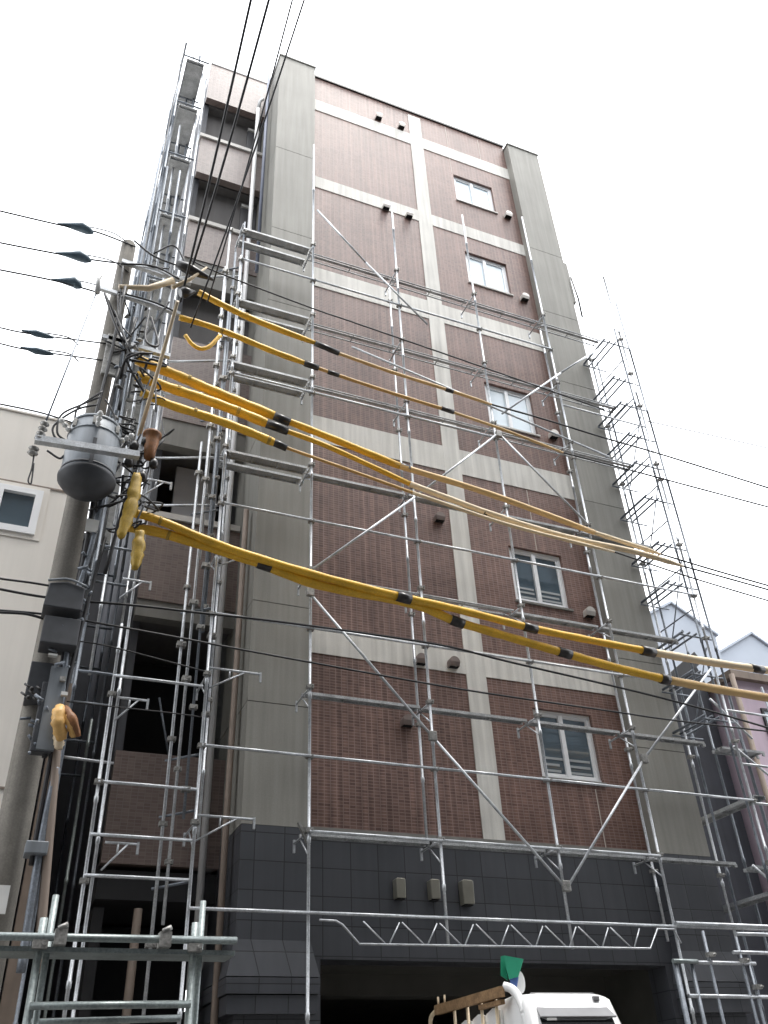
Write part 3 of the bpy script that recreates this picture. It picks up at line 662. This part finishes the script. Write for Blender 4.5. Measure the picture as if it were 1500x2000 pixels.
cable('sleeved_cable', 'middle yellow sleeved cable of the three taped beside the left grey pier', [
    ([(266,734),(330,757),(400,780),(470,806),(535,833)], .066, M_YEL, 's'), ([(535,833),(640,872),(800,945)], .036, M_YEL, 'sleeve'),
    ([(800,945),(960,1004),(1100,1047),(1240,1078),(1335,1106)], .042, M_PALE, 'sleeve'), ([(1335,1106),(1430,1132),(1530,1160)], .014, M_BLK, 'bare_cable')], y=8.45, tapes=(((520,827),(562,842),.06),((945,999),(962,1005),.04)))
cable('sleeved_cable', 'lowest yellow sleeved cable of the middle three, turning thin after its black tape', [
    ([(276,766),(330,790),(420,819),(490,845),(552,872)], .056, M_YEL, 's'), ([(552,872),(640,903),(805,962)], .022, M_ORA, 'sleeve'),
    ([(805,962),(1000,1027),(1200,1078)], .026, M_PALE, 'sleeve'), ([(1200,1078),(1350,1128),(1530,1182)], .012, M_BLK, 'bare_cable')], y=8.4, tapes=(((532,863),(560,875),.05),))
cable('sleeved_cable', 'upper orange sleeved cable leaving the black boot at the top of the pole', [
    ([(388,571),(440,598),(500,626),(618,671)], .045, M_YEL, 's'), ([(655,688),(760,725),(870,760),(960,790)], .026, M_ORAP, 'sleeve'),
    ([(960,790),(1060,818),(1180,855),(1300,890),(1530,962)], .014, M_BLK, 'bare_cable')], tapes=(((615,670),(662,690),.042),((870,760),(885,765),.034)))
cable('sleeved_cable', 'second orange sleeved cable from the top, with a loose yellow loop near the pole', [
    ([(350,620),(400,634),(460,656),(530,685),(600,711)], .042, M_YEL, 's'), ([(600,711),(655,731),(760,766),(870,800)], .026, M_ORA, 'sleeve'),
    ([(870,800),(980,838),(1100,884)], .022, M_ORAP, 'sleeve'), ([(1100,884),(1200,910),(1350,950),(1530,998)], .013, M_BLK, 'bare_cable')], y=8.45, tapes=(((594,709),(622,719),.045),((640,726),(662,733),.034),((862,797),(886,805),.034)))
cable('cable_loop', 'slack yellow loop hanging under the second sleeved cable', [([(362,655),(375,672),(392,681),(410,676),(430,655)], .028, M_YEL, 's')], y=8.35)
for lab, pts, r, y in (
    ('thick black cable crossing below the yellow sleeves at second floor height', [(-30,1145),(100,1168),(270,1183),(400,1198),(560,1216),(850,1258),(1000,1294),(1300,1365),(1530,1430)], .014, 8.5),
    ('black cable sagging just below the thick one across the first floor', [(-30,1190),(90,1200),(220,1222),(330,1242),(560,1285),(900,1346),(1200,1390),(1310,1406),(1530,1432)], .012, 8.5),
    ('thin black wire from the pole to the spare poles at the left corner', [(140,1250),(220,1264),(400,1311)], .008, 8.6),
    ('thin dark wire low across the black stairwell opening', [(130,1370),(220,1380),(330,1392),(390,1400)], .007, 8.7),
    ('thin black wire over the cream bands above the orange sleeves', [(372,508),(430,534),(610,602),(680,626),(900,702),(1100,772),(1180,800)], .012, 8.5),
    ('faint wire at the far right above the end scaffold', [(1262,822),(1380,848),(1530,882)], .009, 8.6)):
    tag(MB().path(smooth([P(*q, y) for q in pts]), r, 8).build('overhead_wire', M_BLK), lab, 'wire', CG)
def dead(lab, pts, cx, r=.012, big=1.0):
    o = MB().path(smooth([P(*q, 8.5) for q in pts]), r, 8).build('overhead_wire', M_BLK); tag(o, lab, 'wire', CG)
    if cx:
        p0, pm, p1 = P(cx[0][0], cx[0][1], 8.5), P(cx[1][0], cx[1][1], 8.5), P(cx[2][0], cx[2][1], 8.5)
        MB().path([p0, p0*.55+pm*.45, pm, pm*.4+p1*.6, p1], [.012, .035*big, .075*big, .06*big, .02*big], 10).build('dead_end_clamp', M_INS, o)
        MB().path(smooth([pm+Vector((0,0,.05*big)), p1+Vector((.25*big,0,.12*big)), p1+Vector((.5*big,0,-.02))]), .009, 6).build('jumper_wire', M_BLK, o)
dead('topmost left wire with a blue grey clamp reaching the pole top', [(-40,402),(0,412),(120,440),(185,452),(265,482)], ((112,437),(160,444),(182,455)))
dead('second left wire with a blue grey clamp below the topmost', [(-40,464),(0,474),(120,497),(200,510),(330,525)], ((108,494),(155,500),(178,510)))
dead('third left wire with a blue grey clamp ending at the silver crossarm', [(-40,518),(0,527),(110,549),(195,572)], ((100,546),(145,551),(158,562)))
dead('upper thin left wire of the lower pair with a slim clamp', [(-40,632),(0,640),(60,652),(215,672)], ((42,645),(70,651),(105,660)), .010, .6)
dead('lower thin left wire of the lower pair with a slim clamp', [(-40,662),(0,671),(60,684),(210,705)], ((40,678),(70,685),(105,692)), .010, .6)
dead('lone wire over the cream house roof ending at the transformer', [(-40,780),(0,789),(80,806),(150,828)], None, .011)
dead('upper short wire across the cream wall into the pole cabinet', [(-40,1122),(0,1130),(60,1138),(120,1148)], None, .012)
dead('lower short wire across the cream wall, thickening at the pole', [(-40,1194),(0,1196),(50,1199),(85,1208)], None, .015)
for lab, a, b, r in (
    ('first of four black wires running up over the viewer, thick', (352,590), (490,0), .017), ('second thick black wire running up over the viewer', (368,545), (525,0), .017),
    ('thin grey wire running up over the viewer between the black ones', (405,590), (572,-4), .011), ('rightmost black wire running up over the viewer past the grey pier top', (372,640), (594,0), .012)):
    p0 = P(*a, 8.5); p1 = P(*b, 5.3); d = p1-p0
    pts = [p0 + d*t + Vector((0,0,-.22*math.sin(math.pi*min(t,1)))) for t in (0,.2,.4,.6,.8,1,1.6,2.6,4)]
    tag(MB().path(pts, r, 8).build('overhead_wire', M_BLK), lab, 'wire', 'black wires running overhead')
p0 = P(262,610,8.6); p1 = P(365,72,9.4); p2 = P(392,-20,8.0)
tag(MB().path(smooth([p0, P(300,395,9), p1, p2, p2+(p2-p1)*2]), .008, 6).build('overhead_wire', M_BLK), 'thin dark wire rising along the outer edge of the left scaffolding', 'wire', 'black wires running overhead')

# ------------------------------------------------------------------ neighbours
Cn = thing('house', (-2.5, 12, G), 'cream rendered house with one white framed window at the left edge', 'house', 'neighbouring buildings')
wx0, wx1, wz0, wz1 = -.86, -.36, 7.79, 8.42
cw = MB(); y = 10.0
cw.box(-6, wx0, y, 18, G, 9.66).box(wx1, .22, y, 18, G, 9.66).box(wx0, wx1, y, 18, G, wz0).box(wx0, wx1, y, 18, wz1, 9.66)
cw.build('wall', M_CREAM, Cn)
MB().box(-6.05, .24, y-.015, 18, 9.66, 9.69).build('roof', M_CREAM, Cn)
for zj in (8.50, 4.60): MB().box(-6, .22, y-.012, y, zj, zj+.025).build('wall_joint', M_TRIM, Cn)
f = MB(); t = .06
f.box(wx0-.03,wx1+.03,y-.03,y+.06,wz1-t,wz1+.02).box(wx0-.03,wx1+.03,y-.035,y+.06,wz0-.03,wz0+t).box(wx0-.03,wx0+t,y-.03,y+.06,wz0+t,wz1-t).box(wx1-t,wx1+.03,y-.03,y+.06,wz0+t,wz1-t)
fo = f.build('window', M_FRAME, Cn); MB().box(wx0,wx1,y+.03,y+.04,wz0,wz1).build('pane', M_CLEAR, fo)
MB().box(wx0-.1, wx1+.1, y-.012, y, wz0-.1, wz0-.03).box(wx0-.1, wx1+.1, y-.012, y, wz1+.02, wz1+.08).box(wx0-.1, wx0-.03, y-.012, y, wz0-.03, wz1+.02).box(wx1+.03, wx1+.1, y-.012, y, wz0-.03, wz1+.02).build('surround', M_CREAM, fo)
MB().box(.30, .46, 10.3, 10.42, G, 6.0).build('corner_trim', M_TRIM, Cn)
R = thing('gap_block', (0, 22, G), 'near black block added to stand in for the shade of the narrow gap beside the cream house', 'building', 'neighbouring buildings')  # added block: hides low sky and blackens the gap
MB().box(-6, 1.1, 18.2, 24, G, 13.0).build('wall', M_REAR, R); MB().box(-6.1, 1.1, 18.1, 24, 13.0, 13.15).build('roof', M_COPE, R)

Pk = thing('house', (15, 13, G), 'pink rendered house at the right edge with a dark framed window', 'house', 'neighbouring buildings')
y = 12.0
MB().box(12.75, 19, y, 20, G, 8.45).build('wall', M_PINK, Pk)
MB().box(12.6, 19.2, y-.12, 20.2, 8.45, 8.6).build('roof', M_TRIM, Pk)
f = MB(); wx0, wx1, wz0, wz1 = 13.2, 14.2, 6.9, 7.9
f.box(wx0,wx1,y-.04,y,wz1-.05,wz1).box(wx0,wx1,y-.04,y,wz0,wz0+.05).box(wx0,wx0+.05,y-.04,y,wz0+.05,wz1-.05).box(wx1-.05,wx1,y-.04,y,wz0+.05,wz1-.05)
fo = f.build('window', M_COPE, Pk); MB().box(wx0+.05,wx1-.05,y-.02,y-.006,wz0+.05,wz1-.05).build('pane', M_FROST, fo)
MB().box(12.75, 19, y-.02, y, 5.5, 5.8).build('wall_band', M_TRIM, Pk)
MB().tube((12.62,11.9,G), (12.62,11.9,8.5), .05).build('drainpipe', M_TRIM, Pk)
D = thing('house', (11.6, 13, G), 'dark sided house with a pointed gable behind the right end scaffold', 'house', 'neighbouring buildings')
MB().prism([(10.0,12.6,G),(12.6,12.6,G),(12.6,12.6,8.6),(12.45,12.6,9.05),(11.3,12.6,8.1),(10.0,12.6,7.2)], (0,7,0)).build('wall', M_DKB, D)
MB().bar((9.9,12.5,7.22),(12.47,12.5,9.12),.25,.06,(0,1,0)).build('roof_verge', M_COPE, D)
for i, (xp, zp, wl, wr, zb, y) in enumerate(((19.4,15.6,2.6,1.6,13.0,20),(23.2,15.3,2.75,3,13.6,20.5))):
    h = thing('house', (xp, y+3, G), ('pale blue grey gabled house glimpsed between the right pier and the end scaffold', 'pale blue grey gabled house rising above the pink house')[i], 'house', 'neighbouring buildings')
    MB().prism([(xp-wl,y,G),(xp+wr,y,G),(xp+wr,y,zp-1.55*wr/2.7),(xp,y,zp),(xp-wl,y,zp-1.55*wl/2.7)], (0,8,0)).build('wall', M_GABLE, h)
    r = MB(); r.bar((xp-wl-.1,y+3.97,zp-1.55*(wl+.1)/2.7+.04),(xp,y+3.97,zp+.04),.08,8.1,(0,1,0)); r.bar((xp,y+3.97,zp+.04),(xp+wr+.1,y+3.97,zp-1.55*(wr+.1)/2.7+.04),.08,8.1,(0,1,0))
    r.build('roof', M_GABLE, h)
# unseen building added behind the camera to shade the lower storeys; shows in panes
O = thing('building', (4, -8, G), 'unseen grey building added behind the viewer to shade the lower storeys', 'building')
MB().box(-30, 40, -14, -3.6, G, 24).build('wall', M_OPP, O)
for zz in (3,6,9,12,15,18):
    for k in range(20): MB().box(-20+k*2.6, -18.6+k*2.6, -3.6, -3.585, zz, zz+1.1).build('window', M_CLEAR, O)

# ------------------------------------------------------------------ truck
yf = 8.0
TR = thing('truck', (5.2, 8.6, G), 'small white open bed truck parked nose out under the lattice beam', 'truck')
def T_(r, zr, y): return Vector((r*y, y, 1.5+zr*y))
xl, xr = .597*yf, .7134*yf; zt = 1.5+.1215*8.15
c = MB()   # cab: cross sections from front to rear, rounded roof
secs = [(7.55, -.14, 1.5, 1.32), (7.60, -.13, 1.62, 1.46), (7.98, .0, zt-.11, zt-.03), (8.08, .0, zt-.05, zt), (8.35, .0, zt-.03, zt+.02), (8.62, .0, zt-.05, zt), (8.66, .0, zt-.10, zt-.06)]
def ring(y, e, zs, ztop):
    a, b = xl+e*.5-.0, xr-e*.5
    rr = .07
    pts = [(a-.05,y,G+.45),(a-.02,y,(zs+G)/2),(a,y,zs-.05)]
    pts += [(a+rr*.3,y,ztop-rr*.45),(a+rr,y,ztop-rr*.12),(a+rr*2.4,y,ztop),(b-rr*2.4,y,ztop),(b-rr,y,ztop-rr*.12),(b-rr*.3,y,ztop-rr*.45)]
    pts += [(b,y,zs-.05),(b+.02,y,(zs+G)/2),(b+.05,y,G+.45)]
    return pts
rings = [ring(*s) for s in secs]; n = len(rings[0]); vs = [p for r in rings for p in r]
fs = [[i*n+j, i*n+(j+1)%n, (i+1)*n+(j+1)%n, (i+1)*n+j] for i in range(len(rings)-1) for j in range(n)] + [list(range(n))[::-1], [(len(rings)-1)*n+j for j in range(n)]]
c.add(vs, fs, True); body = c.build('cab', M_WHITE, TR)
MB().prism([(xl+.08,7.60,1.62),(xr-.08,7.60,1.62),(xr-.07,7.94,zt-.19),(xl+.07,7.94,zt-.19)], (0,-.012,.006)).build('windscreen', M_WIND, TR)
v = MB().prism([(xl+.05,7.88,zt-.225),(xr-.05,7.88,zt-.225),(xr-.09,7.99,zt-.115),(xl+.07,7.99,zt-.115)], (0,-.02,.012)); v.build('sun_visor', M_VISOR, TR, .008)
MB().path([(xl+.02,8.09,zt-.06),(xl+.12,8.09,zt+.003),(xl+.3,8.09,zt+.004),(xr-.3,8.09,zt+.004),(xr-.12,8.09,zt+.003),(xr-.02,8.09,zt-.06)], .006, 6).build('roof_seam', M_VISOR, TR)
MB().path([(xl+.06,7.62,1.62),(xl+.055,7.95,zt-.18),(xl+.09,7.985,zt-.10),(xr-.09,7.985,zt-.10),(xr-.055,7.95,zt-.18),(xr-.06,7.62,1.62)], .011, 6).build('windscreen_seal', M_RUB, TR)
MB().bar((xl+.25,7.70,1.75),(xl+.62,7.80,1.92),.012,.012).build('wiper', M_RUB, TR)
MB().box(xr-.22, xr-.15, 7.95, 8.0, zt-.075, zt-.035).build('marker_lamp', M_VISOR, TR, .006)
MB().box(xl+.10, xl+.2, 7.83, 7.84, zt-.245, zt-.225).build('sticker', M_PORC, TR)
# head-board frame and side panels of the bed
rx = .5705*8.2; rz = 1.5+.1275*8.2
MB().path(smooth([P(984,1926,8.28),P(1000,1932,8.22),P(1014,1950,8.16),P(1024,1975,8.1),P(1030,2010,8.08),P(1032,2060,8.06)]), .042, 10).build('headboard_frame', M_WHITE, TR)
MB().bar((rx,8.25,rz-.02),(rx,9.72,rz-.02),.05,.09).build('side_rail', M_WOOD, TR)
MB().bar((rx+.02,8.3,rz-.1),(rx+.02,8.75,rz-.1),.05,.04).build('side_rail', M_WOOD, TR)
for k in range(4):
    y0 = 8.45+k*.3; 
    MB().prism([(rx+.06,y0,G+.8),(rx+.06,y0+.27,G+.8),(rx+.06,y0+.27,rz-.16-.02*k),(rx+.06,y0+.14,rz-.125-.02*k),(rx+.06,y0,rz-.15-.02*k)], (.03,0,0)).build('side_panel', M_WHITE, TR)
for k in range(4): MB().path([(rx+.03,8.45+k*.3,G+.7),(rx+.03,8.45+k*.3,rz-.06)], .018, 6).build('stake', M_TAN, TR)
for y in (9.5,9.66): MB().path([(rx,y,rz+.02),(rx,y,rz+.10)], .012, 6).build('hook', M_TAN, TR)
MB().path(smooth([(rx,9.72,rz-.02),(rx-.02,9.84,rz-.10),(rx-.02,9.86,rz-.35)]), .022, 8).build('end_hoop', M_TAN, TR)
MB().box(rx+.05, xr+.02, 8.72, 10.6, G+.62, G+.75).build('bed', M_WHITE, TR)
for x in (xl+.08, xr-.08):
    for y in (7.95, 10.0):
        w_ = MB(); w_.path([(x-.07,y,G+.26),(x+.07,y,G+.26)], .26, 20); o = w_.build('wheel', M_RUB, TR)
        MB().path([(x-.075,y,G+.26),(x+.075,y,G+.26)], .14, 16).build('rim', M_STEEL, o)
fg = thing('flag_bundle', P(995,1930,8.3), 'green and blue plastic sheet with a white disc sticking up behind the truck cab', 'flag')
def FP(px, py, y=8.25): return P(px, py, y)
MB().prism([FP(985,1866),FP(1022,1873),FP(1012,1908),FP(994,1912),FP(988,1890)], (.03,.05,0)).build('green_sheet', M_GREEN, fg)
MB().prism([FP(978,1868,8.32),FP(985,1866,8.32),FP(992,1914,8.32),FP(978,1905,8.32)], (.02,.04,0)).build('green_sheet', M_GREEN, fg)
MB().prism([FP(996,1911,8.26),FP(1012,1907,8.26),FP(1007,1936,8.26),FP(997,1928,8.26)], (.03,.04,0)).build('blue_sheet', M_BLUE, fg)
q = FP(1016,1918,8.33); MB().add([q+Vector((.055*math.cos(a)+.0*math.sin(a), 0, .10*math.sin(a))) for a in [i*math.pi/8 for i in range(16)]] + [q+Vector((.055*math.cos(a), .03, .10*math.sin(a))) for a in [i*math.pi/8 for i in range(16)]],
    [list(range(16))[::-1], list(range(16,32))] + [[i, (i+1)%16, 16+(i+1)%16, 16+i] for i in range(16)]).build('white_disc', M_WHITE, fg)

# ------------------------------------------------------------------ light
W = bpy.data.worlds.new('World'); scene.world = W; W.use_nodes = True
nt = W.node_tree; bg = nt.nodes['Background']
sky = nt.nodes.new('ShaderNodeTexSky'); sky.sky_type = 'NISHITA'; sky.sun_disc = False
SUN_EL, SUN_AZ = math.radians(76), math.radians(140)
sky.sun_elevation = SUN_EL; sky.sun_rotation = SUN_AZ; sky.dust_density = 6; sky.air_density = 1.0; sky.ozone_density = 1
hs = nt.nodes.new('ShaderNodeHueSaturation'); hs.inputs['Saturation'].default_value = .22; hs.inputs['Value'].default_value = 1.0
nt.links.new(sky.outputs[0], hs.inputs['Color']); mx = nt.nodes.new('ShaderNodeMix'); mx.data_type = 'RGBA'; mx.inputs[0].default_value = .72      # cloud layer over the clear sky
mx.inputs['B'].default_value = (7.6, 7.8, 8.1, 1)
nt.links.new(hs.outputs[0], mx.inputs['A']); nt.links.new(mx.outputs['Result'], bg.inputs['Color']); bg.inputs['Strength'].default_value = .15
sd = bpy.data.lights.new('sun', 'SUN'); sd.energy = .5; sd.angle = math.radians(14); sd.color = (1, .96, .9)
so = bpy.data.objects.new('sun', sd); col.objects.link(so)
d = Vector((math.sin(SUN_AZ)*math.cos(SUN_EL), math.cos(SUN_AZ)*math.cos(SUN_EL), math.sin(SUN_EL)))
so.rotation_euler = (-d).to_track_quat('-Z', 'Y').to_euler(); so.location = (0, -20, 40)
vs_ = scene.view_settings; vs_.view_transform = 'Standard'; vs_.look = 'None'; vs_.exposure = 1.78; vs_.gamma = 1
